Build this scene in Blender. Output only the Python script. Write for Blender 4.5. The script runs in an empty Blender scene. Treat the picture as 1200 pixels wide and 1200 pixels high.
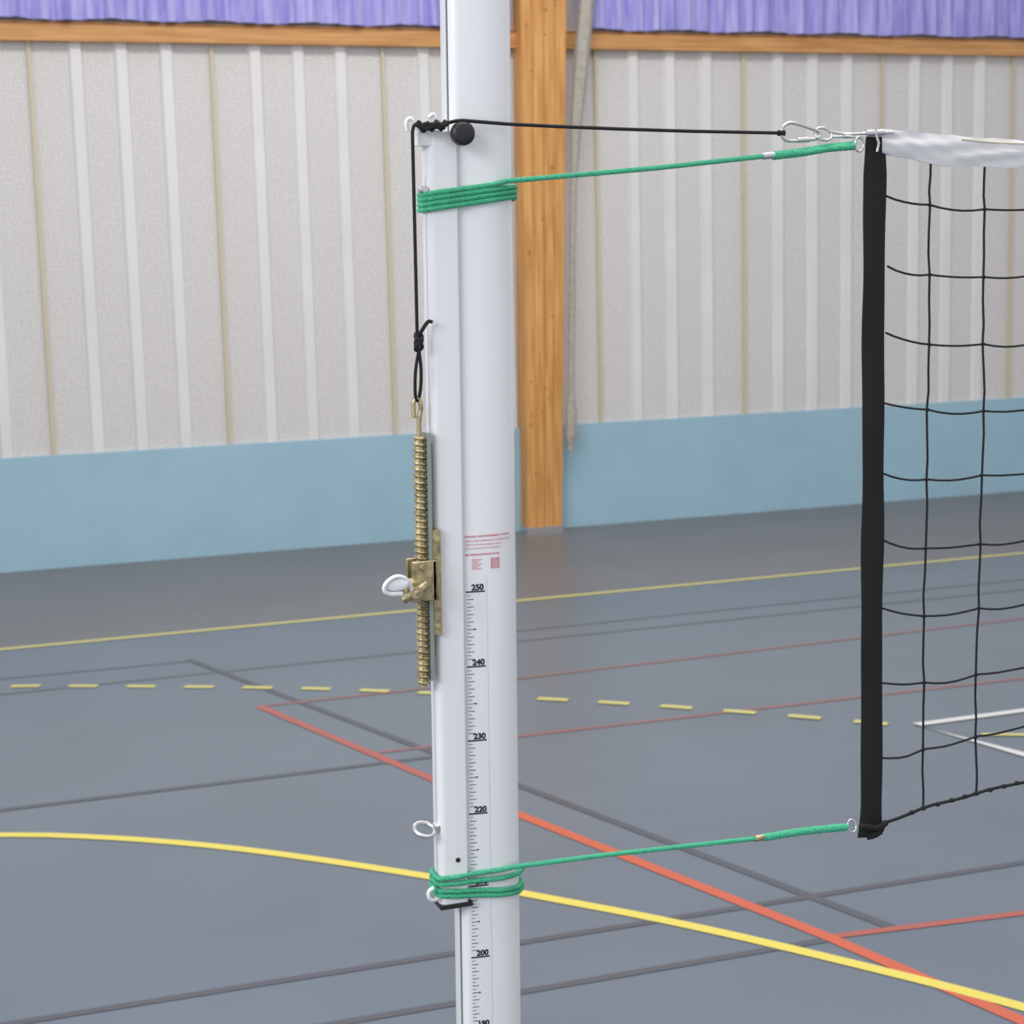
import bpy, bmesh, math, random
from mathutils import Vector, Matrix
random.seed(4)
scene=bpy.context.scene
try: scene.view_settings.view_transform='Standard'
except Exception: pass

# ------------------------------------------------------------ materials
def lin(c):
    return tuple(((v/255)/12.92 if v/255<=.04045 else (((v/255)+.055)/1.055)**2.4) for v in c)+(1,)
def mat(name,col,rough=.5,metal=0,noise=0,nscale=20,bump=0,bscale=200,spec=.5,nstretch=(1,1,1),col2=None,bdist=.001):
    m=bpy.data.materials.new(name); m.use_nodes=True
    nt=m.node_tree; b=nt.nodes['Principled BSDF']
    b.inputs['Roughness'].default_value=rough; b.inputs['Metallic'].default_value=metal
    b.inputs['Specular IOR Level'].default_value=spec
    b.inputs['Base Color'].default_value=lin(col)
    tc=nt.nodes.new('ShaderNodeTexCoord')
    if noise>0 or col2:
        mp=nt.nodes.new('ShaderNodeMapping'); mp.inputs['Scale'].default_value=nstretch
        n=nt.nodes.new('ShaderNodeTexNoise'); n.inputs['Scale'].default_value=nscale; n.inputs['Detail'].default_value=5
        nt.links.new(tc.outputs['Object'],mp.inputs[0]); nt.links.new(mp.outputs[0],n.inputs[0])
        cr=nt.nodes.new('ShaderNodeValToRGB'); nt.links.new(n.outputs[0],cr.inputs[0])
        c2=col2 if col2 else tuple(v*(1-noise) for v in col)
        cr.color_ramp.elements[0].position=.32; cr.color_ramp.elements[1].position=.68
        cr.color_ramp.elements[0].color=lin(c2); cr.color_ramp.elements[1].color=lin(col)
        nt.links.new(cr.outputs[0],b.inputs['Base Color'])
    if bump>0:
        n2=nt.nodes.new('ShaderNodeTexNoise'); n2.inputs['Scale'].default_value=bscale; n2.inputs['Detail'].default_value=3
        nt.links.new(tc.outputs['Object'],n2.inputs[0])
        bp=nt.nodes.new('ShaderNodeBump'); bp.inputs['Strength'].default_value=bump; bp.inputs['Distance'].default_value=bdist
        nt.links.new(n2.outputs[0],bp.inputs['Height']); nt.links.new(bp.outputs[0],b.inputs['Normal'])
    return m

# ------------------------------------------------------------ mesh helpers
class MB:
    def __init__(s): s.v=[]; s.f=[]; s.m=[]; s.sm=[]
    def add(s,vs,fs,mi=0,smooth=False):
        o=len(s.v); s.v+= [tuple(v) for v in vs]
        for f in fs: s.f.append([i+o for i in f]); s.m.append(mi); s.sm.append(smooth)
    def box(s,x0,x1,y0,y1,z0,z1,mi=0,T=None):
        vs=[(x,y,z) for x in (x0,x1) for y in (y0,y1) for z in (z0,z1)]
        if T: vs=[T(*v) for v in vs]
        s.add(vs,[(0,1,3,2),(4,6,7,5),(0,4,5,1),(2,3,7,6),(0,2,6,4),(1,5,7,3)],mi)
    def prism(s,prof,z0,z1,mi=0,T=None,smooth=False,nz=1):
        n=len(prof); vs=[]
        for k in range(nz+1):
            z=z0+(z1-z0)*k/nz
            vs+=[(x,y,z) for x,y in prof]
        if T: vs=[T(*v) for v in vs]
        fs=[(k*n+i,k*n+(i+1)%n,(k+1)*n+(i+1)%n,(k+1)*n+i) for k in range(nz) for i in range(n)]
        s.add(vs,fs,mi,smooth)
        s.add([vs[i] for i in range(n)],[tuple(range(n-1,-1,-1))],mi)
        s.add([vs[nz*n+i] for i in range(n)],[tuple(range(n))],mi)
    def tube(s,pts,r,seg=8,mi=0,closed=False,cap=True):
        P=[Vector(p) for p in pts]; n=len(P)
        rr=r if isinstance(r,(list,tuple)) else [r]*n
        tan=[]
        for i in range(n):
            if closed: t=P[(i+1)%n]-P[i-1]
            else: t=P[min(i+1,n-1)]-P[max(i-1,0)]
            tan.append(t.normalized() if t.length>1e-9 else Vector((0,0,1)))
        up=Vector((0,0,1)) if abs(tan[0].z)<.9 else Vector((0,1,0))
        nr=(up-tan[0]*up.dot(tan[0])).normalized(); vs=[]
        for i in range(n):
            if i>0:
                nr=(nr-tan[i]*nr.dot(tan[i]))
                nr=nr.normalized() if nr.length>1e-6 else tan[i].orthogonal().normalized()
            b=tan[i].cross(nr)
            for k in range(seg):
                a=2*math.pi*k/seg
                vs.append(P[i]+(nr*math.cos(a)+b*math.sin(a))*rr[i])
        fs=[]
        for i in range(n if closed else n-1):
            j=(i+1)%n
            for k in range(seg):
                fs.append((i*seg+k,i*seg+(k+1)%seg,j*seg+(k+1)%seg,j*seg+k))
        s.add(vs,fs,mi,True)
        if cap and not closed:
            s.add([vs[k] for k in range(seg)],[tuple(range(seg-1,-1,-1))],mi)
            s.add([vs[(n-1)*seg+k] for k in range(seg)],[tuple(range(seg))],mi)
    def cyl(s,a,b,r,seg=24,mi=0,r2=None):
        a=Vector(a);b=Vector(b)
        s.tube([a,a.lerp(b,.5),b],[r,(r+(r2 or r))/2,(r2 if r2 is not None else r)],seg,mi)
    def sphere(s,c,r,mi=0,seg=10,sc=(1,1,1)):
        vs=[];fs=[];R=seg//2
        for i in range(R+1):
            t=math.pi*i/R
            for k in range(seg):
                a=2*math.pi*k/seg
                vs.append((c[0]+r*sc[0]*math.sin(t)*math.cos(a),c[1]+r*sc[1]*math.sin(t)*math.sin(a),c[2]+r*sc[2]*math.cos(t)))
        for i in range(R):
            for k in range(seg):
                fs.append((i*seg+k,(i+1)*seg+k,(i+1)*seg+(k+1)%seg,i*seg+(k+1)%seg))
        s.add(vs,fs,mi,True)
    def make(s,name,mats,parent=None,bevel=0):
        me=bpy.data.meshes.new(name); me.from_pydata(s.v,[],s.f)
        for m in mats: me.materials.append(m)
        for p,mi,sm in zip(me.polygons,s.m,s.sm): p.material_index=mi; p.use_smooth=sm
        bm=bmesh.new(); bm.from_mesh(me)
        bmesh.ops.remove_doubles(bm,verts=bm.verts,dist=1e-6)
        bmesh.ops.recalc_face_normals(bm,faces=bm.faces)
        for e in bm.edges:
            if len(e.link_faces)==2 and e.calc_face_angle(0)>math.radians(55): e.smooth=False
        bm.to_mesh(me); bm.free()
        ob=bpy.data.objects.new(name,me); scene.collection.objects.link(ob)
        if parent: ob.parent=parent
        if bevel:
            md=ob.modifiers.new('bev','BEVEL'); md.width=bevel; md.segments=2; md.limit_method='ANGLE'; md.angle_limit=math.radians(50)
        return ob
def empty(name):
    e=bpy.data.objects.new(name,None); scene.collection.objects.link(e); e.empty_display_size=.1; return e
def resample(pts,step):
    P=[Vector(p) for p in pts]; out=[P[0].copy()]; acc=0
    for a,b in zip(P[:-1],P[1:]):
        L=(b-a).length
        if L<1e-9: continue
        d=step-acc
        while d<=L:
            out.append(a.lerp(b,d/L)); d+=step
        acc=L-(d-step)
    out.append(P[-1].copy()); return out
def smooth(pts,it=2):
    P=[Vector(p) for p in pts]
    for _ in range(it):
        Q=[P[0]]
        for a,b in zip(P[:-1],P[1:]): Q+= [a.lerp(b,.25),a.lerp(b,.75)]
        Q.append(P[-1]); P=Q
    return P
def rope(mb,pts,r,pitch=.012,strands=3,mi=0,seg=6):
    P=resample(pts,pitch/8)
    n=len(P)
    tan=[(P[min(i+1,n-1)]-P[max(i-1,0)]).normalized() for i in range(n)]
    nr=tan[0].orthogonal().normalized(); fr=[]
    for i in range(n):
        nr=(nr-tan[i]*nr.dot(tan[i])).normalized(); fr.append((nr.copy(),tan[i].cross(nr)))
    for k in range(strands):
        q=[]
        for i in range(n):
            a=2*math.pi*(i/8.0+k/strands)
            q.append(P[i]+(fr[i][0]*math.cos(a)+fr[i][1]*math.sin(a))*r*.46)
        mb.tube(q,r*.6,seg,mi)

# ------------------------------------------------------------ camera
f=2060.0;psi=math.radians(19.3);pt=math.radians(8.4);ro=math.radians(1.43)
F=Vector((math.sin(psi)*math.cos(pt),math.cos(psi)*math.cos(pt),-math.sin(pt)))
R0=Vector((math.cos(psi),-math.sin(psi),0));U0=R0.cross(F)
U=U0*math.cos(ro)+R0*math.sin(ro);R=R0*math.cos(ro)-U0*math.sin(ro)
cam=bpy.data.objects.new('camera',bpy.data.cameras.new('camera'))
M=Matrix((R,U,-F)).transposed().to_4x4(); M.translation=Vector((0,0,2.1)); cam.matrix_world=M
cam.data.sensor_width=36; cam.data.lens=36*f/1200; cam.data.clip_start=.05
cam.data.dof.use_dof=True; cam.data.dof.focus_distance=2.45; cam.data.dof.aperture_fstop=11
scene.collection.objects.link(cam); scene.camera=cam

# ------------------------------------------------------------ materials list
m_blue=mat('blue_wall_paint',(154,188,205),.6,noise=.03,nscale=3,bump=.3,bscale=40,bdist=.003)
m_rib=mat('panel_rib',(222,221,220),.5,noise=.03,nscale=2)
m_seam=mat('panel_seam',(198,188,164),.6)
m_wood=mat('glulam_wood',(218,164,98),.5,col2=(188,128,64),nscale=3,nstretch=(9,9,.7),bump=.1,bscale=80)
m_woodt=mat('trim_wood',(210,156,98),.5,col2=(178,122,66),nscale=3,nstretch=(.7,9,14))
m_woodd=mat('wood_joint',(150,98,52),.6)
m_white=mat('white_lacquer',(231,232,236),.16,noise=.012,nscale=6,spec=.55)
m_alu=mat('anodised_edge',(205,208,212),.3,metal=.3)
m_dark=mat('profile_slot',(110,112,118),.5)
m_black=mat('black_plastic',(30,30,32),.45)
m_cord=mat('black_cord',(20,20,23),.8,bump=.6,bscale=600)
m_band=mat('black_webbing',(15,15,17),.85,bump=.6,bscale=700)
m_green=mat('green_rope',(74,192,148),.7,noise=.22,nscale=400,bump=.4,bscale=900)
m_brass=mat('zinc_yellow_steel',(198,182,142),.38,metal=.7,noise=.3,nscale=90)
m_rail=mat('galvanised_rail',(150,160,152),.4,metal=.5)
m_steel=mat('steel',(205,205,208),.25,metal=.9)
m_tape=mat('white_vinyl',(218,218,222),.45,noise=.04,nscale=30)
m_ytape=mat('tape_edge_cord',(214,204,178),.6)
m_curt=mat('lavender_curtain',(182,178,230),.8,col2=(134,130,204),nscale=5,nstretch=(5,1,.4))
m_beige=mat('beige_strap',(178,171,161),.85,noise=.12,nscale=30)
m_ink=mat('ruler_ink',(25,25,28),.6)
m_pink=mat('label_pink_print',(212,124,142),.6)
m_ruler=mat('ruler_film',(224,228,235),.3)

# perforated panel
m_panel=mat('perforated_panel',(198,194,193),.65)
nt=m_panel.node_tree; b=nt.nodes['Principled BSDF']
tc=nt.nodes.new('ShaderNodeTexCoord'); mp=nt.nodes.new('ShaderNodeMapping'); mp.inputs['Scale'].default_value=(1,1,1)
nt.links.new(tc.outputs['Object'],mp.inputs[0])
vo=nt.nodes.new('ShaderNodeTexVoronoi'); vo.inputs['Scale'].default_value=40; vo.inputs['Randomness'].default_value=.3
nt.links.new(mp.outputs[0],vo.inputs[0])
cr=nt.nodes.new('ShaderNodeValToRGB'); cr.color_ramp.elements[0].position=.15; cr.color_ramp.elements[1].position=.5
cr.color_ramp.elements[0].color=lin((190,187,186)); cr.color_ramp.elements[1].color=lin((213,210,209))
nt.links.new(vo.outputs['Distance'],cr.inputs[0]); nt.links.new(cr.outputs[0],b.inputs['Base Color'])

# floor
m_floor=mat('sports_vinyl',(102,112,123),.34,noise=.05,nscale=1.2,bump=.08,bscale=300,spec=.42)
m_far=mat('far_floor_vinyl',(110,109,112),.38,noise=.04,nscale=1.2,bump=.08,bscale=300,spec=.36)  # flat greyer tone for the floor strip along the back wall
L_y=mat('line_yellow',(194,186,112),.4); L_yb=mat('line_yellow_bright',(214,198,88),.4)
L_r=mat('line_red',(138,94,90),.4); L_o=mat('line_orange',(190,90,60),.4)
L_d=mat('line_dark',(78,80,87),.4); L_f=mat('line_dark_faint',(90,94,100),.4); L_w=mat('line_white',(205,205,205),.4)
L_ro=mat('line_red_orange',(162,86,74),.4)

# ------------------------------------------------------------ room
mb=MB(); mb.box(-5,14,-3,9.92,-.1,0,0); mb.box(-5,14,9.92,12.75,-.1,0,1); mb.make('floor',[m_floor,m_far])
D=12.45
mb=MB()
mb.box(-5,14,D,D+.3,0,.79,0)
mb.box(-5,14,D+.03,D+.3,.79,6,1)
def panelrun(s0,n):
    for k in range(n):
        x=s0+k*1.225
        mb.box(x-.012,x+.012,D+.005,D+.03,.79,3.6,3)
        for j in (1,2,3):
            c=x+.305*j
            mb.prism([(c-.05,D+.03),(c-.035,D+.006),(c+.035,D+.006),(c+.05,D+.03)],.79,3.6,2)
panelrun(1.02-1.225*4,7)
panelrun(5.11,7)
mb.make('wall_back',[m_blue,m_panel,m_rib,m_seam])
mb=MB()
mb.box(-5,14,D-.05,D+.03,3.575,3.70,0); mb.box(-5,14,D-.055,D-.05,3.685,3.70,1)
mb.make('trim_1',[m_woodt,m_woodd])

# glulam column (tapered, laminated)
mb=MB()
cf=D-.15
def colq(x0b,x1b,x0t,x1t,y0,y1,z1,mi):
    vs=[(x0b,y0,0.03),(x1b,y0,0.03),(x1b,y1,0.03),(x0b,y1,0.03),(x0t,y0,z1),(x1t,y0,z1),(x1t,y1,z1),(x0t,y1,z1)]
    mb.add(vs,[(0,3,2,1),(4,5,6,7),(0,1,5,4),(1,2,6,5),(2,3,7,6),(3,0,4,7)],mi)
colq(4.43,4.705,4.49,4.89,cf,D+.02,6,0)
for k in range(1,4):
    xb=4.43+.275*k/4; xt=4.49+.40*k/4
    w_=.003 if k==2 else .0015
    colq(xb-w_,xb+w_,xt-w_,xt+w_,cf-.002,cf,6,1)
for k in range(26):
    z=random.uniform(.2,4.2); x=4.44+(z/6)*.06+random.uniform(.02,.98)*(.25+.12*z/6)
    mb.sphere((x,cf,z),random.uniform(.007,.013),1,8,(.8,.12,1.2))
mb.box(4.42,4.715,cf-.012,D,0,.045,2)
mb.make('glulam_column',[m_wood,m_woodd,m_steel])

# strap hanging by the column
mb=MB()
YS=D-.19
path=[(5.04,YS,5.0),(5.00,YS,4.2),(4.955,YS,3.8),(4.91,YS,3.4),(4.855,YS,2.9),(4.83,YS,2.4),(4.81,YS,1.8),(4.79,YS,1.2),(4.78,YS,.75),(4.77,YS,.62)]
P=smooth(path,2)
rad=[]
for q in P:
    z=q.z
    r_=.052 if z>3.4 else (.025+.033*max(0,(z-2.6)) if z>2.6 else .023)
    if z<.95: r_=.038
    if z<.7: r_=.018
    rad.append(min(r_,.052))
mb.tube(P,rad,10)
for k in range(5):
    a=2*math.pi*k/5
    mb.tube([Vector((q.x+math.cos(a)*rr*.75,q.y+math.sin(a)*rr*.75,q.z)) for q,rr in zip(P,rad)],[max(.006,rr*.4) for rr in rad],6)
mb.make('tied_back_drape',[m_beige])

# curtain
def curtain(x0,x1,name):
    mb=MB(); vs=[];fs=[]; step=.015; n=int((x1-x0)/step); nz=6
    for k in range(nz+1):
        z=3.715+(5.6-3.715)*k/nz
        for i in range(n+1):
            x=x0+i*step
            y=D-.075+.022*math.sin(x*44+1.6*math.sin(x*3.1)+.2*k)+.012*math.sin(x*19+k*.12)+.007*math.sin(x*91+x*x)
            vs.append((x,y,z+(.008*math.sin(x*9) if k==0 else 0)))
    for k in range(nz):
        for i in range(n):
            a=k*(n+1)+i; fs.append((a,a+1,a+n+2,a+n+1))
    mb.add(vs,fs,0,True); return mb.make(name,[m_curt])
curtain(-4.8,4.42,'curtain'); curtain(4.93,13.8,'curtain.001')

# ------------------------------------------------------------ floor markings
mk=MB()
ZL=[0.0015]
def strip(pts,w,mi,closed=False):
    P=[Vector((x,y,0)) for x,y in pts]; n=len(P); vs=[]; z=ZL[0]; ZL[0]+=.00008
    for i in range(n):
        t=(P[min(i+1,n-1)]-P[max(i-1,0)]).normalized(); nn=Vector((-t.y,t.x,0))*w/2
        vs+= [(P[i].x+nn.x,P[i].y+nn.y,z),(P[i].x-nn.x,P[i].y-nn.y,z)]
    mk.add(vs,[(2*i,2*i+1,2*i+3,2*i+2) for i in range(n-1)],mi)
strip([(-4.9,8.83),(13.9,8.88)],.035,5); strip([(-4.9,9.30),(1.4,9.16)],.03,5); strip([(3.0,9.10),(13.9,9.2)],.03,5)
strip([(-4.9,6.89),(2.07,6.91)],.04,4)
strip([(-4.9,4.90),(13.9,4.80)],.035,4)
strip([(-4.9,4.53),(2.56,4.52)],.035,4)
strip([(1.38,9.2),(2.06,6.96),(2.79,4.56),(2.80,4.53)],.04,4)
strip([(1.81,7.07),(5.06,7.01),(13,6.95)],.03,2)
strip([(1.53,8.06),(2.85,8.05),(5.88,8.16),(13,8.3)],.028,2)
strip([(2.56,4.54),(3.24,4.47),(12,3.9)],.035,7)
strip([(1.53,8.06),(1.95,6.58)],.045,7); strip([(1.95,6.58),(2.12,6.01),(2.58,4.54),(2.77,3.81),(3.6,1.0)],.05,3)
strip([(-4.9,9.9),(2.97,9.91),(13.9,9.93)],.055,0)
# 6 m arc
arc=[(.26,6.61),(.70,6.36),(1.11,6.04),(1.62,5.52),(1.85,5.25),(2.22,4.81),(2.55,4.33),(2.83,3.89)]
pre=[(-2.45+6.1*math.sin(a),.95+6.22*math.cos(a)) for a in [math.radians(d) for d in range(-60,24,6)]]
post_=[(3.1,3.35),(3.35,2.7),(3.5,2.0),(3.55,1.2)]
strip([tuple(q[:2]) for q in smooth([(x,y,0) for x,y in pre+arc+post_],2)],.05,1)
# dashed arc
dp=[(-2.4,9.52),(-.6,9.32),(.45,9.0),(.73,8.87),(1.54,8.46),(2.06,8.16),(2.79,7.63),(3.24,7.28),(3.67,6.9),(4.08,6.51),(4.6,5.95),(5.2,5.1),(5.6,4.2)]
dd=resample(smooth([(x,y,0) for x,y in dp],2),.03)
i=7
while i+5<len(dd):
    if dd[i].x<4.12: strip([(q.x,q.y) for q in dd[i:i+6]],.05,0)
    i+=10
strip([(8.5,6.55),(4.13,6.50),(4.28,5.93),(4.9,3.6)],.05,6)
strip([(4.30,6.25),(4.46,6.17),(8.5,6.15)],.04,0)
mk.make('floor_court_markings',[L_y,L_yb,L_r,L_o,L_d,L_f,L_w,L_ro])

# ------------------------------------------------------------ volleyball post
PX=.725; LE=.0147; PF=2.236
def T(x,y,z): return (PX+x+LE*z,PF+y,z)
post=empty('volleyball_post')
def rrect(x0,x1,y0,y1,rs,seg=6):
    c=[(x0,y0,rs[0],180),(x1,y0,rs[1],270),(x1,y1,rs[2],0),(x0,y1,rs[3],90)]; o=[]
    for cx,cy,r,a0 in c:
        ox=cx+(r if cx==x0 else -r); oy=cy+(r if cy==y0 else -r)
        for k in range(seg+1):
            a=math.radians(a0+90*k/seg); o.append((ox+r*math.cos(a),oy+r*math.sin(a)))
    return o
# round-fronted extrusion: elliptical face towards the court
EX0=-.002; ERX=.0485; ERY=.0300
def surf(x):
    if x>EX0: return ERY-ERY*math.sqrt(max(0,1-((x-EX0)/ERX)**2))
    return 0.0035*((EX0-x)/.034)**2
prof=[(-.044,.024),(-.0438,.014),(-.0425,.009),(-.040,.0060)]
for k in range(0,10): 
    x=-.036+(.034)*k/10; prof.append((x,surf(x)))
prof+=[(EX0+ERX*math.sin(math.radians(a)),ERY-ERY*math.cos(math.radians(a))) for a in range(0,91,5)]
prof+=[(.0205+.026*math.cos(math.radians(a)),.034+.026*math.sin(math.radians(a))) for a in range(0,91,9)]
prof+=[(-.030-.014*math.sin(math.radians(a)),.046+.014*math.cos(math.radians(a))) for a in range(0,91,15)]
mb=MB(); mb.prism(prof,0.05,2.80,0,T,smooth=True)
mb.box(-.0446,-.0438,.016,.022,.05,2.79,1,T)
mb.box(-.046,.048,-.002,.061,2.80,2.815,2,T)
ob=mb.make('tube',[m_white,m_dark,m_black],post)
mb=MB(); mb.prism(rrect(-.10,.10,-.07,.125,[.02]*4),0.0,.012,0,T); mb.prism(rrect(-.055,.055,-.011,.066,[.01]*4),.012,.06,0,T)
mb.make('floor_sleeve',[m_steel],post)
# sliding carriage
mb=MB()
mb.prism(rrect(-.079,-.039,-.004,.030,[.009,.003,.002,.003],6),1.209,2.258,0,T,smooth=True)
mb.box(-.0795,-.0788,.010,.013,1.22,2.20,1,T)
mb.make('carriage',[m_white,m_alu],post)
mb=MB(); mb.box(-.081,-.034,-.008,.032,1.203,1.209,0,T)
mb.cyl(T(-.054,-.0039,1.271),T(-.054,-.0055,1.271),.0035,16); mb.make('carriage_end_cap',[m_black],post,.001)
mb=MB()  # head bracket
mb.box(-.093,-.060,-.003,.022,2.240,2.260,0,T)
mb.tube(smooth([T(-.090,-.004,2.258),T(-.096,-.004,2.268),T(-.103,-.004,2.276),T(-.109,-.004,2.270),T(-.107,-.004,2.258)],2),.0028,8)
mb.tube(smooth([T(-.066,-.004,2.262),T(-.067,-.004,2.274),T(-.072,-.004,2.281),T(-.078,-.004,2.275)],2),.0028,8)
mb.make('head_bracket',[m_white],post,.002)
mb=MB()
mb.cyl(T(-.038,-.004,2.254),T(-.038,-.020,2.254),.0105,28); mb.cyl(T(-.038,-.018,2.254),T(-.038,-.027,2.254),.0155,32)
mb.sphere(T(-.038,-.027,2.254),.0145,0,16,(1,.25,1))
mb.make('rope_pulley',[m_black],post)
mb=MB(); mb.cyl(T(-.079,.004,2.183),T(-.086,.004,2.183),.006,6); mb.cyl(T(-.086,.004,2.183),T(-.091,.004,2.183),.0035,12)
mb.make('side_bolt',[m_steel],post)
# eye bolt
mb=MB()
c=Vector(T(-.099,.004,1.318)); ax=Vector((.15,-.40,.9)).normalized(); u=Vector((1,0,0)); u=(u-ax*u.dot(ax)).normalized(); v=ax.cross(u)
mb.tube([c+(u*math.cos(a)+v*math.sin(a))*.0145 for a in [2*math.pi*k/28 for k in range(28)]],.0032,8,closed=True)
mb.cyl(c+u*.0145,T(-.078,.006,1.318),.0035,12); mb.cyl(T(-.085,.006,1.318),T(-.078,.006,1.318),.008,6)
mb.make('eye_bolt',[m_steel],post)
mb=MB()
mb.tube(smooth([T(-.076,.002,1.222),T(-.088,-.004,1.217),T(-.098,-.006,1.223),T(-.098,-.006,1.233),T(-.090,-.006,1.237)],2),.003,8)
mb.make('cord_hook',[m_white],post)
# ruler: film follows the tube face
mb=MB(); vs=[];fs=[]
NX=10
for z in (.95,1.665):
    for k in range(NX+1):
        x=-.0355+.030*k/NX; vs.append(T(x,surf(x)-.0006,z))
for k in range(NX): fs.append((k,k+1,NX+2+k,NX+1+k))
mb.add(vs,fs,0,True); mb.make('ruler_film',[m_ruler],post)
def TS(x,y,z): return T(x,y+surf(x),z)   # coordinates measured off the curved face
mb=MB()
def rz(v): return 1.6445-(250-v)*.01042
def dash(x0,x1,z,h):
    n=max(1,int((x1-x0)/.004)+1)
    for k in range(n): mb.box(x0+(x1-x0)*k/n,x0+(x1-x0)*(k+1)/n,-.0010,-.0003,z-h,z+h,0,TS)
v=250
while v>=184:
    z=rz(v)
    if v%10==0: dash(-.0345,-.0085,z,.0010)
    else:
        w=.012 if v%5==0 else .009
        dash(-.0335,-.0335+w,z,.0004)
        if v%5==0: mb.box(-.0245,-.0225,-.0010,-.0003,z-.001,z+.001,0,TS)
        zz=z+.0052; dash(-.0335,-.0285,zz,.0003)
    v-=1
mb.make('ruler_ticks',[m_ink],post)
def text(s,x,z,size,m,name,bold=.0):
    cu=bpy.data.curves.new(name,'FONT'); cu.body=s; cu.size=size; cu.offset=bold; cu.extrude=.0001
    o=bpy.data.objects.new(name,cu); scene.collection.objects.link(o)
    dg=bpy.context.evaluated_depsgraph_get(); me=bpy.data.meshes.new_from_object(o.evaluated_get(dg))
    bpy.data.objects.remove(o)
    for vv in me.vertices:
        X,Y,Z=vv.co; vv.co=TS(min(x+X,.042),-.0009-Z,z+Y)
    me.materials.clear(); me.materials.append(m)
    ob=bpy.data.objects.new(name,me); scene.collection.objects.link(ob); ob.parent=post
for v in range(250,180,-10):
    text(str(v),-.0270,rz(v)+.0022,.0112,m_ink,'ruler_number_%d'%v,.0005)
text('MONTAGE : LIRE ATTENTIVEMENT LA NOTICE',-.035,1.7195,.0031,m_pink,'label_1',.0001)
text('AVANT TOUTE UTILISATION DU MATERIEL DE JEU',-.035,1.7135,.0029,m_pink,'label_2')
text('verifier le bon etat des cordages et tendeurs',-.035,1.7085,.0029,m_pink,'label_3')
text('ne pas se suspendre au filet ni aux poteaux',-.035,1.7035,.0029,m_pink,'label_4')
text('BIEN SERRER LES POTEAUX AU SOL',-.035,1.6945,.0031,m_pink,'label_5',.0001)
mb=MB()
for k in range(7):
    z=1.689-k*.0022
    mb.box(-.026,-.012-.003*(k%3),-.0010,-.0003,z-.0003,z+.0003,0,TS); mb.box(.002,.012,-.0010,-.0001,z-.0004,z+.0004,0,TS)
mb.box(.001,.0018,-.0010,-.0003,1.675,1.690,0,TS); mb.box(.0122,.013,-.0010,-.0003,1.675,1.690,0,TS)
mb.make('label_symbols',[m_pink],post)

# ------------------------------------------------------------ tensioner
ten=empty('rack_tensioner')
RX=-.0985; RY=-.004
mb=MB() # toothed rod with slanted teeth
z0=1.523; n=int((1.862-z0)/.00105); S=14
vs=[];fs=[]
for i in range(n+1):
    z=z0+i*.00105
    for k in range(S):
        a=2*math.pi*k/S
        ph=(z/.0085+k/S)%1.0
        r=.0060+.0028*max(0,min(1,2.2*(.5-abs(ph-.5))-.15)*1.6)
        vs.append(T(RX+r*math.cos(a),RY+r*math.sin(a),z))
for i in range(n):
    for k in range(S): fs.append((i*S+k,i*S+(k+1)%S,(i+1)*S+(k+1)%S,(i+1)*S+k))
fs.append(tuple(range(S-1,-1,-1))); fs.append(tuple(n*S+k for k in range(S)))
mb.add(vs,fs,0,True)
mb.make('toothed_rod',[m_brass],ten)
mb=MB(); mb.box(-.0905,-.0850,-.012,.010,1.53,1.866,0,T); mb.box(-.0905,-.079,.004,.008,1.56,1.85,0,T); mb.make('guide_rail',[m_rail],ten)
mb=MB()
mb.box(-.0845,-.0735,-.0125,-.0045,1.592,1.736,0,T); mb.box(-.0845,-.0795,-.012,.018,1.592,1.736,0,T)
for zz in (1.605,1.722): mb.cyl(T(-.079,-.0125,zz),T(-.079,-.016,zz),.004,12)
mb.make('mounting_plate',[m_brass],ten,.001)
mb=MB()
mb.box(-.116,-.082,-.020,-.014,1.642,1.696,0,T); mb.box(-.116,-.082,.008,.014,1.642,1.696,0,T); mb.box(-.088,-.082,-.020,.014,1.642,1.696,0,T)
mb.cyl(T(-.115,-.014,1.660),T(-.115,-.034,1.658),.0150,20); mb.cyl(T(-.117,-.034,1.658),T(-.117,-.044,1.658),.009,12)
mb.tube([T(-.132,-.030,1.648),T(-.117,-.040,1.659),T(-.100,-.034,1.668)],.006,10)
mb.cyl(T(-.102,-.0145,1.688),T(-.102,-.024,1.688),.005,12)
mb.make('gear_housing',[m_brass],ten,.0015)
mb=MB()
hp=smooth([T(-.122,-.040,1.660),T(-.130,-.047,1.678),T(-.144,-.05,1.686),T(-.160,-.052,1.680),T(-.166,-.052,1.668),T(-.156,-.05,1.661),T(-.138,-.046,1.660)],2)
mb.tube(hp,.0030,8)
mb.sphere(T(-.146,-.05,1.673),.016,0,16,(1,.12,.5))
mb.make('crank_handle',[m_white],ten)
mb=MB()
mb.tube(smooth([T(-.0985,-.004,1.862),T(-.0985,-.004,1.885),T(-.0945,-.004,1.900),T(-.0985,-.004,1.914),T(-.1055,-.004,1.910),T(-.106,-.004,1.898),T(-.105,-.004,1.886)],2),.0032,10)
mb.make('hook',[m_brass],ten)

# ------------------------------------------------------------ tension rope (black)
cr_=MB()
top=[T(-.1005,-.010,1.990),T(-.1015,-.012,2.1),T(-.103,-.014,2.24),T(-.103,-.014,2.262),T(-.097,-.014,2.268),T(-.085,-.014,2.264),T(-.06,-.015,2.267),T(-.040,-.015,2.2715),T(-.02,-.015,2.270),(.80,2.221,2.2655),(1.0,2.220,2.258),(1.186,2.220,2.2545)]
cr_.tube(smooth(top,1),.0024,8)
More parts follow.
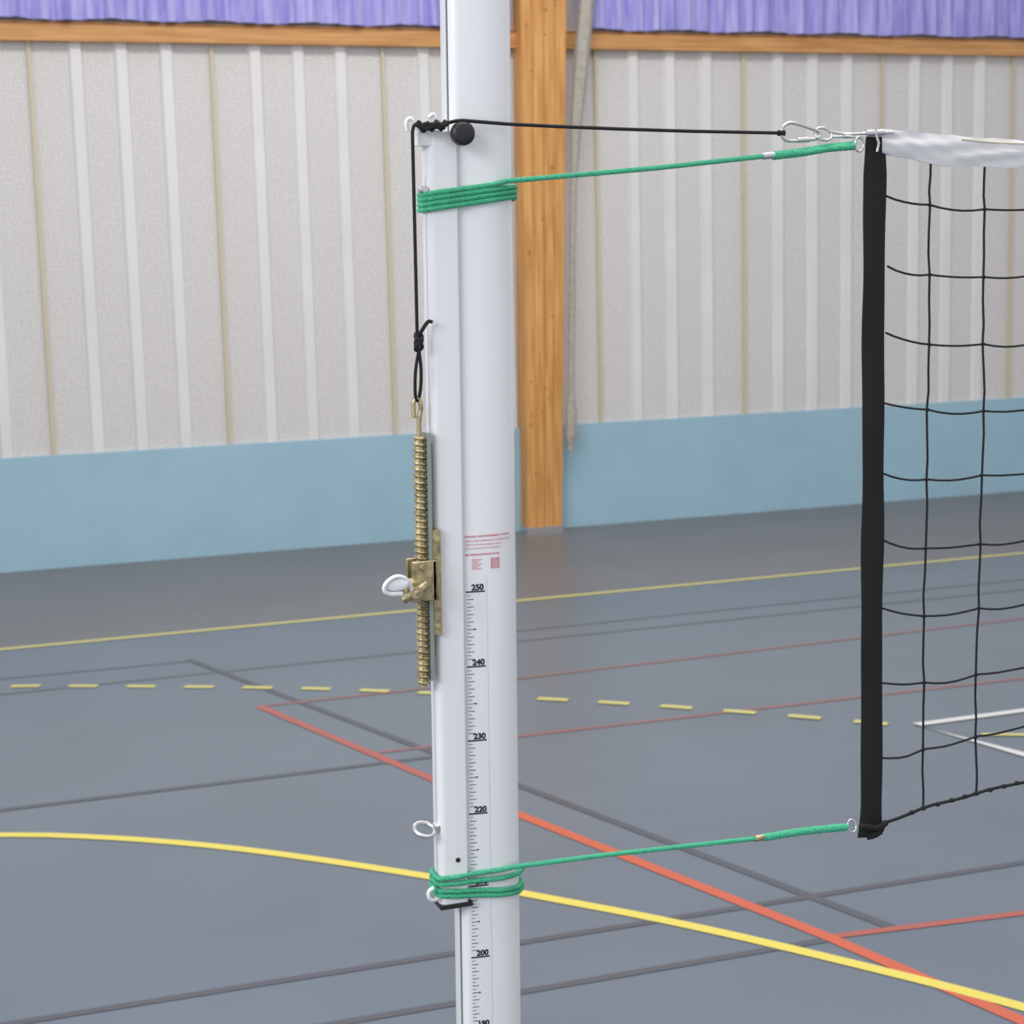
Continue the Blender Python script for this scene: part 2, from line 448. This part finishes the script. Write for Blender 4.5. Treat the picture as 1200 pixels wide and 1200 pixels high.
# tangled turns behind the pulley
kn=[]
for j in range(46):
    t=j/45; a=t*2*math.pi*3.4
    kn.append(T(-.097+.040*t,-.014-.004*math.sin(a*1.3),2.264+.0045*math.sin(a)+.002*math.sin(a*2.3)))
cr_.tube(kn,.0028,6)
cr_.tube(smooth([T(-.098,-.018,2.266),T(-.085,-.020,2.259),T(-.074,-.020,2.268),T(-.060,-.018,2.262)],2),.0035,6)
cr_.tube(smooth([T(-.096,-.018,2.262),T(-.084,-.020,2.268),T(-.072,-.020,2.261),T(-.056,-.018,2.267)],2),.0030,6)
# knot and loop
cr_.tube(smooth([T(-.1005,-.010,1.992),T(-.094,-.010,1.985),T(-.096,-.012,1.975),T(-.104,-.012,1.980),T(-.101,-.008,1.992),T(-.094,-.012,2.002),T(-.086,-.012,2.014),T(-.080,-.012,2.012)],2),.0026,8)
for k in range(4):
    c=Vector(T(-.0985,-.010,1.994-k*.005))
    cr_.tube([c+Vector((math.cos(a)*.0045,math.sin(a)*.0045,.004*math.sin(a+k))) for a in [2*math.pi*j/14 for j in range(14)]],.0026,6,closed=True)
cr_.tube(smooth([T(-.0985,-.010,1.976),T(-.104,-.010,1.95),T(-.1045,-.008,1.92),T(-.101,-.004,1.905),T(-.096,-.006,1.92),T(-.0955,-.010,1.95),T(-.0985,-.010,1.976)],2),.0023,8)
cr_.cyl((1.182,2.220,2.2545),(1.192,2.220,2.2545),.004,10)
cr_.make('black_tension_rope',[m_cord])

# ------------------------------------------------------------ carabiner and cable
ca=empty('carabiner')
mb=MB()
Y0=2.220
lp=[(1.186,2.2545),(1.190,2.264),(1.200,2.269),(1.212,2.267),(1.236,2.260),(1.247,2.256),(1.249,2.250),(1.243,2.246),(1.225,2.245),(1.200,2.243),(1.190,2.246)]
P=[Vector((x,Y0,z)) for x,z in lp]
for _ in range(2):
    Q=[]
    for i in range(len(P)):
        a=P[i];b_=P[(i+1)%len(P)]; Q+=[a.lerp(b_,.25),a.lerp(b_,.75)]
    P=Q
mb.tube(P,.0024,8,closed=True); mb.cyl((1.232,Y0,2.2455),(1.212,Y0,2.2445),.0036,12)
mb.make('body',[m_steel],ca)
mb=MB()
c=Vector((1.253,Y0,2.253)); mb.tube([c+Vector((math.cos(a)*.013,math.sin(a)*.006,math.sin(a)*.009)) for a in [2*math.pi*j/20 for j in range(20)]],.002,8,closed=True)
mb.tube([(1.262,Y0,2.256),(1.29,Y0,2.2525),(1.33,Y0-.009,2.254),(1.36,Y0-.009,2.2545)],.0018,8)
mb.tube([(1.262,Y0,2.249),(1.29,Y0-.003,2.2495),(1.315,Y0-.003,2.247)],.0018,8)
mb.cyl((1.283,Y0,2.251),(1.296,Y0,2.251),.0042,10); mb.cyl((1.318,Y0-.006,2.2535),(1.345,Y0-.009,2.2545),.0046,12)
mb.tube([(1.330,Y0-.011,2.262),(1.331,Y0-.011,2.25),(1.335,Y0-.011,2.24),(1.333,Y0-.010,2.228)],.002,8)
c=Vector((1.308,Y0-.004,2.2385)); mb.tube([c+Vector((math.cos(a)*.007,0,math.sin(a)*.010)) for a in [2*math.pi*j/18 for j in range(18)]],.0018,8,closed=True)
mb.make('cable_end',[m_steel],ca)

# ------------------------------------------------------------ green cords
cor=[(.0500,.024),(.0500,.040),(.038,.060),(.0,.0635),(-.04,.0635),(-.047,.056),(-.0805,.034),(-.083,.028),(-.083,0),(-.079,-.0065),(-.055,-.0078),(-.030,-.0040),(.008,-.0038),(.026,.0015),(.040,.0100)]
def ringpath(levels,end_pts,zend):
    pts=[]
    for k,(zl,zr) in enumerate(levels):
        for i,c in enumerate(cor):
            if i<6: # cord climbs from the previous turn round the back
                pz=levels[k-1][1] if k>0 else zr
                t=i/6; z=pz*(1-t)+zl*t
            else:
                t=max(0,min(1,(c[0]+.083)/.123)); z=zl*(1-t)+zr*t
            pts.append(Vector(T(c[0],c[1],z)))
    pts=pts[:-2]; pts.append(Vector(T(.030,-.001,zend)))
    return pts+[Vector(p) for p in end_pts]
g=MB()
rp=ringpath([(2.158,2.173),(2.1648,2.1796),(2.1716,2.1862),(2.178,2.1925)],[(1.0,2.224,2.2085),(1.166,2.221,2.2235)],2.1935)
rope(g,rp,.0036,.011)
rope(g,[(1.175,2.221,2.2235),(1.22,2.220,2.228),(1.26,2.220,2.234),(1.301,2.219,2.2365)],.0062,.016)
rope(g,[(1.215,2.218,2.2265),(1.26,2.215,2.2325),(1.298,2.216,2.235)],.0045,.012)
g.cyl((1.158,2.221,2.2228),(1.182,2.221,2.225),.0048,14,mi=1)
g.make('green_cord',[m_green,m_steel])
g=MB()
rp=ringpath([(1.224,1.207),(1.231,1.2140),(1.240,1.234),(1.248,1.2475)],[(.90,2.226,1.2495),(1.149,2.221,1.2425)],1.248)
rope(g,rp,.0036,.011)
rope(g,[(1.155,2.221,1.2425),(1.22,2.220,1.2435),(1.294,2.219,1.2405)],.0058,.016)
g.cyl((1.142,2.221,1.2428),(1.168,2.221,1.2425),.0048,14,mi=2)
c=Vector((1.302,2.219,1.241)); g.tube([c+Vector((math.cos(a)*.007,math.sin(a)*.003,math.sin(a)*.009)) for a in [2*math.pi*j/18 for j in range(18)]],.0016,8,mi=1,closed=True)
g.make('green_cord.001',[m_green,m_steel,m_brass])

# ------------------------------------------------------------ net
net=empty('volleyball_net'); NY=2.22
cols=[1.354,1.4255,1.519]
while cols[-1]<9.9: cols.append(cols[-1]+.0935)
K=[1.354,1.4255,1.519,1.589]
rows=[[2.166,2.067,1.972,1.87,1.767,1.67,1.567,1.454,1.339,1.237],[2.153,2.053,1.952,1.857,1.754,1.651,1.549,1.447,1.344,1.252],[2.145,2.047,1.949,1.85,1.754,1.65,1.552,1.45,1.353,1.263],[2.144,2.049,1.948,1.849,1.751,1.651,1.552,1.452,1.359,1.270]]
def rowz(j,x):
    if x>=K[-1]:
        s=x-K[-1]; fin=2.142-j*.0955; return fin+(rows[3][j]-fin)*math.exp(-s*2.5)
    for i in range(3):
        if K[i]<=x<=K[i+1]:
            t=(x-K[i])/(K[i+1]-K[i]); return rows[i][j]*(1-t)+rows[i+1][j]*t
    return rows[0][j]
def tapez(x,top):
    kx=[1.35,1.40,1.455,1.585,2.2,10]
    kt=[2.259,2.256,2.251,2.243,2.236,2.236]; kb=[2.224,2.216,2.207,2.204,2.196,2.196]
    k=kt if top else kb
    for i in range(5):
        if kx[i]<=x<=kx[i+1]:
            t=(x-kx[i])/(kx[i+1]-kx[i]); return k[i]*(1-t)+k[i+1]*t
    return k[0] if x<1.35 else k[-1]
mb=MB()
cx=lambda x,z: x+.0022*math.sin(z*7+x*9)+.001*math.sin(z*23+x*31)
for j in range(9):
    for i in range(len(cols)-1):
        a=cols[i];b_=cols[i+1]; za=rowz(j,a);zb=rowz(j,b_)
        sag=.0035+.002*math.sin(i*2.3+j*1.7)
        seg=5 if i<12 else 3
        mb.tube([(cx(a,za)*(1-t)+cx(b_,zb)*t,NY+.001*math.sin(9*t+i),za*(1-t)+zb*t-sag*4*t*(1-t)) for t in [k/seg for k in range(seg+1)]],.00175,5,cap=False)
for i in range(1,len(cols)):
    x=cols[i]; zs=[tapez(x,False)+.003]+[rowz(j,x) for j in range(10)]
    pts=[]
    for k in range(len(zs)-1):
        for t in (0,.35,.7): 
            z=zs[k]*(1-t)+zs[k+1]*t; pts.append((cx(x,z)+.0014*math.sin(t*4+i+k),NY,z))
    pts.append((x,NY,zs[-1])); mb.tube(pts,.0018,5,cap=False)
    if i<14:
        for j in range(9):
            z=rowz(j,x); mb.sphere((cx(x,z),NY,z),.0035,0,6)
mb.make('mesh_cords',[m_cord],net)
mb=MB() # bottom rope
pts=[(1.345,NY,1.232)]
x=1.36
while x<cols[-1]: pts.append((x,NY,rowz(9,x)-.001*math.sin(x*60))); x+=.02
mb.tube(pts,.0026,8)
for i in range(1,12):
    x=cols[i]
    for q in (-.02,0,.025,.05): mb.sphere((x+q,NY,rowz(9,x+q)),.0042,0,6,(1.3,1,1))
mb.make('bottom_rope',[m_cord],net)
def band(x0,x1,zt,zb,flare=0):
    mb=MB(); n=60; m=6; vs=[];fs=[]
    for s_ in (0,1):
        for k in range(n+1):
            t=k/n; z=zt+(zb-zt)*t
            w0=x0+.0007*math.sin(t*17)+.0005*math.sin(t*41); w1=x1+.0007*math.sin(t*14+1)+.0005*math.sin(t*37)
            if k<3: w0+=.004*(3-k)/3; w1-=.003*(3-k)/3
            if flare and t>.96: w0-=.004*(t-.96)/.04; w1+=.002*(t-.96)/.04
            for i in range(m+1):
                u=i/m; bul=.004*math.sin(math.pi*u)+.0015
                vs.append((w0+(w1-w0)*u,NY+(bul if s_ else -bul)+.001*math.sin(t*25+u*3),z))
    N=(n+1)*(m+1)
    for s_ in (0,1):
        for k in range(n):
            for i in range(m):
                a=s_*N+k*(m+1)+i; fs.append((a,a+1,a+m+2,a+m+1))
    for k in range(n):
        for i in (0,m):
            a=k*(m+1)+i; fs.append((a,a+m+1,a+m+1+N,a+N))
    for k in (0,n):
        for i in range(m):
            a=k*(m+1)+i; fs.append((a,a+1,a+1+N,a+N))
    mb.add(vs,fs,0,True); return mb
b_=band(1.3175,1.3525,2.249,1.221,1)
b_.tube(smooth([(1.314,NY-.004,1.240),(1.322,NY-.009,1.240),(1.34,NY-.010,1.234),(1.358,NY-.005,1.240)],2),.0048,8)
b_.tube(smooth([(1.326,NY-.004,1.222),(1.338,NY-.007,1.224),(1.347,NY-.007,1.230),(1.354,NY,1.236)],2),.0055,8)
b_.make('side_band_near_post',[m_band],net)
band(cols[-1]-.005,cols[-1]+.03,2.24,1.27).make('side_band_far',[m_band],net)
# headband tape
mb=MB(); vs=[];fs=[]; x=1.345; xs_=[]
while x<cols[-1]+.02: xs_.append(x); x+=.005 if x<1.9 else .05
m=10
for s_ in (0,1):
    for x in xs_:
        zt=tapez(x,True)+.0006*math.sin(x*70)+.0004*math.sin(x*173); zb=tapez(x,False)+.0009*math.sin(x*55+1)
        for i in range(m+1):
            u=i/m; bul=.0015+.0035*math.sin(math.pi*u)
            wr=.0010*math.sin(x*45+u*9)+.0005*math.sin(x*120-u*14)+.0006*math.sin(u*16+x*30)
            vs.append((x,NY+(bul if s_ else -bul)+wr*(1 if not s_ else .5),zt+(zb-zt)*u))
N=len(xs_)*(m+1)
for s_ in (0,1):
    for k in range(len(xs_)-1):
        for i in range(m):
            a=s_*N+k*(m+1)+i; fs.append((a,a+1,a+m+2,a+m+1))
for k in range(len(xs_)-1):
    for i in (0,m):
        a=k*(m+1)+i; fs.append((a,a+m+1,a+m+1+N,a+N))
for k in (0,len(xs_)-1):
    for i in range(m):
        a=k*(m+1)+i; fs.append((a,a+1,a+1+N,a+N))
mb.add(vs,fs,0,True)
mb.tube([(x,NY-.0042,tapez(x,True)-.005+.0008*math.sin(x*40)) for x in xs_ if x>1.47],.0012,6,mi=1)
mb.make('headband',[m_tape,m_ytape],net)

# ------------------------------------------------------------ light
w=bpy.data.worlds.new('gym_ambient'); scene.world=w; w.use_nodes=True
bg=w.node_tree.nodes['Background']; bg.inputs[0].default_value=(.97,.98,1,1); bg.inputs[1].default_value=.76
def area(name,loc,rot,sx,sy,e,col=(1,1,1)):
    l=bpy.data.lights.new(name,'AREA'); l.shape='RECTANGLE'; l.size=sx; l.size_y=sy; l.energy=e; l.color=col
    o=bpy.data.objects.new(name,l); o.location=loc; o.rotation_euler=rot; scene.collection.objects.link(o)
area('overhead_fill',(1,2,7),(0,0,0),6,1.2,230,(1,.97,.93))  # unseen overhead area light, added to brighten the scene
area('overhead_fill.001',(3,8,7),(0,0,0),6,1.2,290,(1,.97,.93))  # second added overhead light, nearer the back wall
area('left_fill',(-5,-1,4.5),(math.radians(62),0,math.radians(-50)),4,2,260,(.96,.98,1))  # added soft fill from upper left, no window stands there
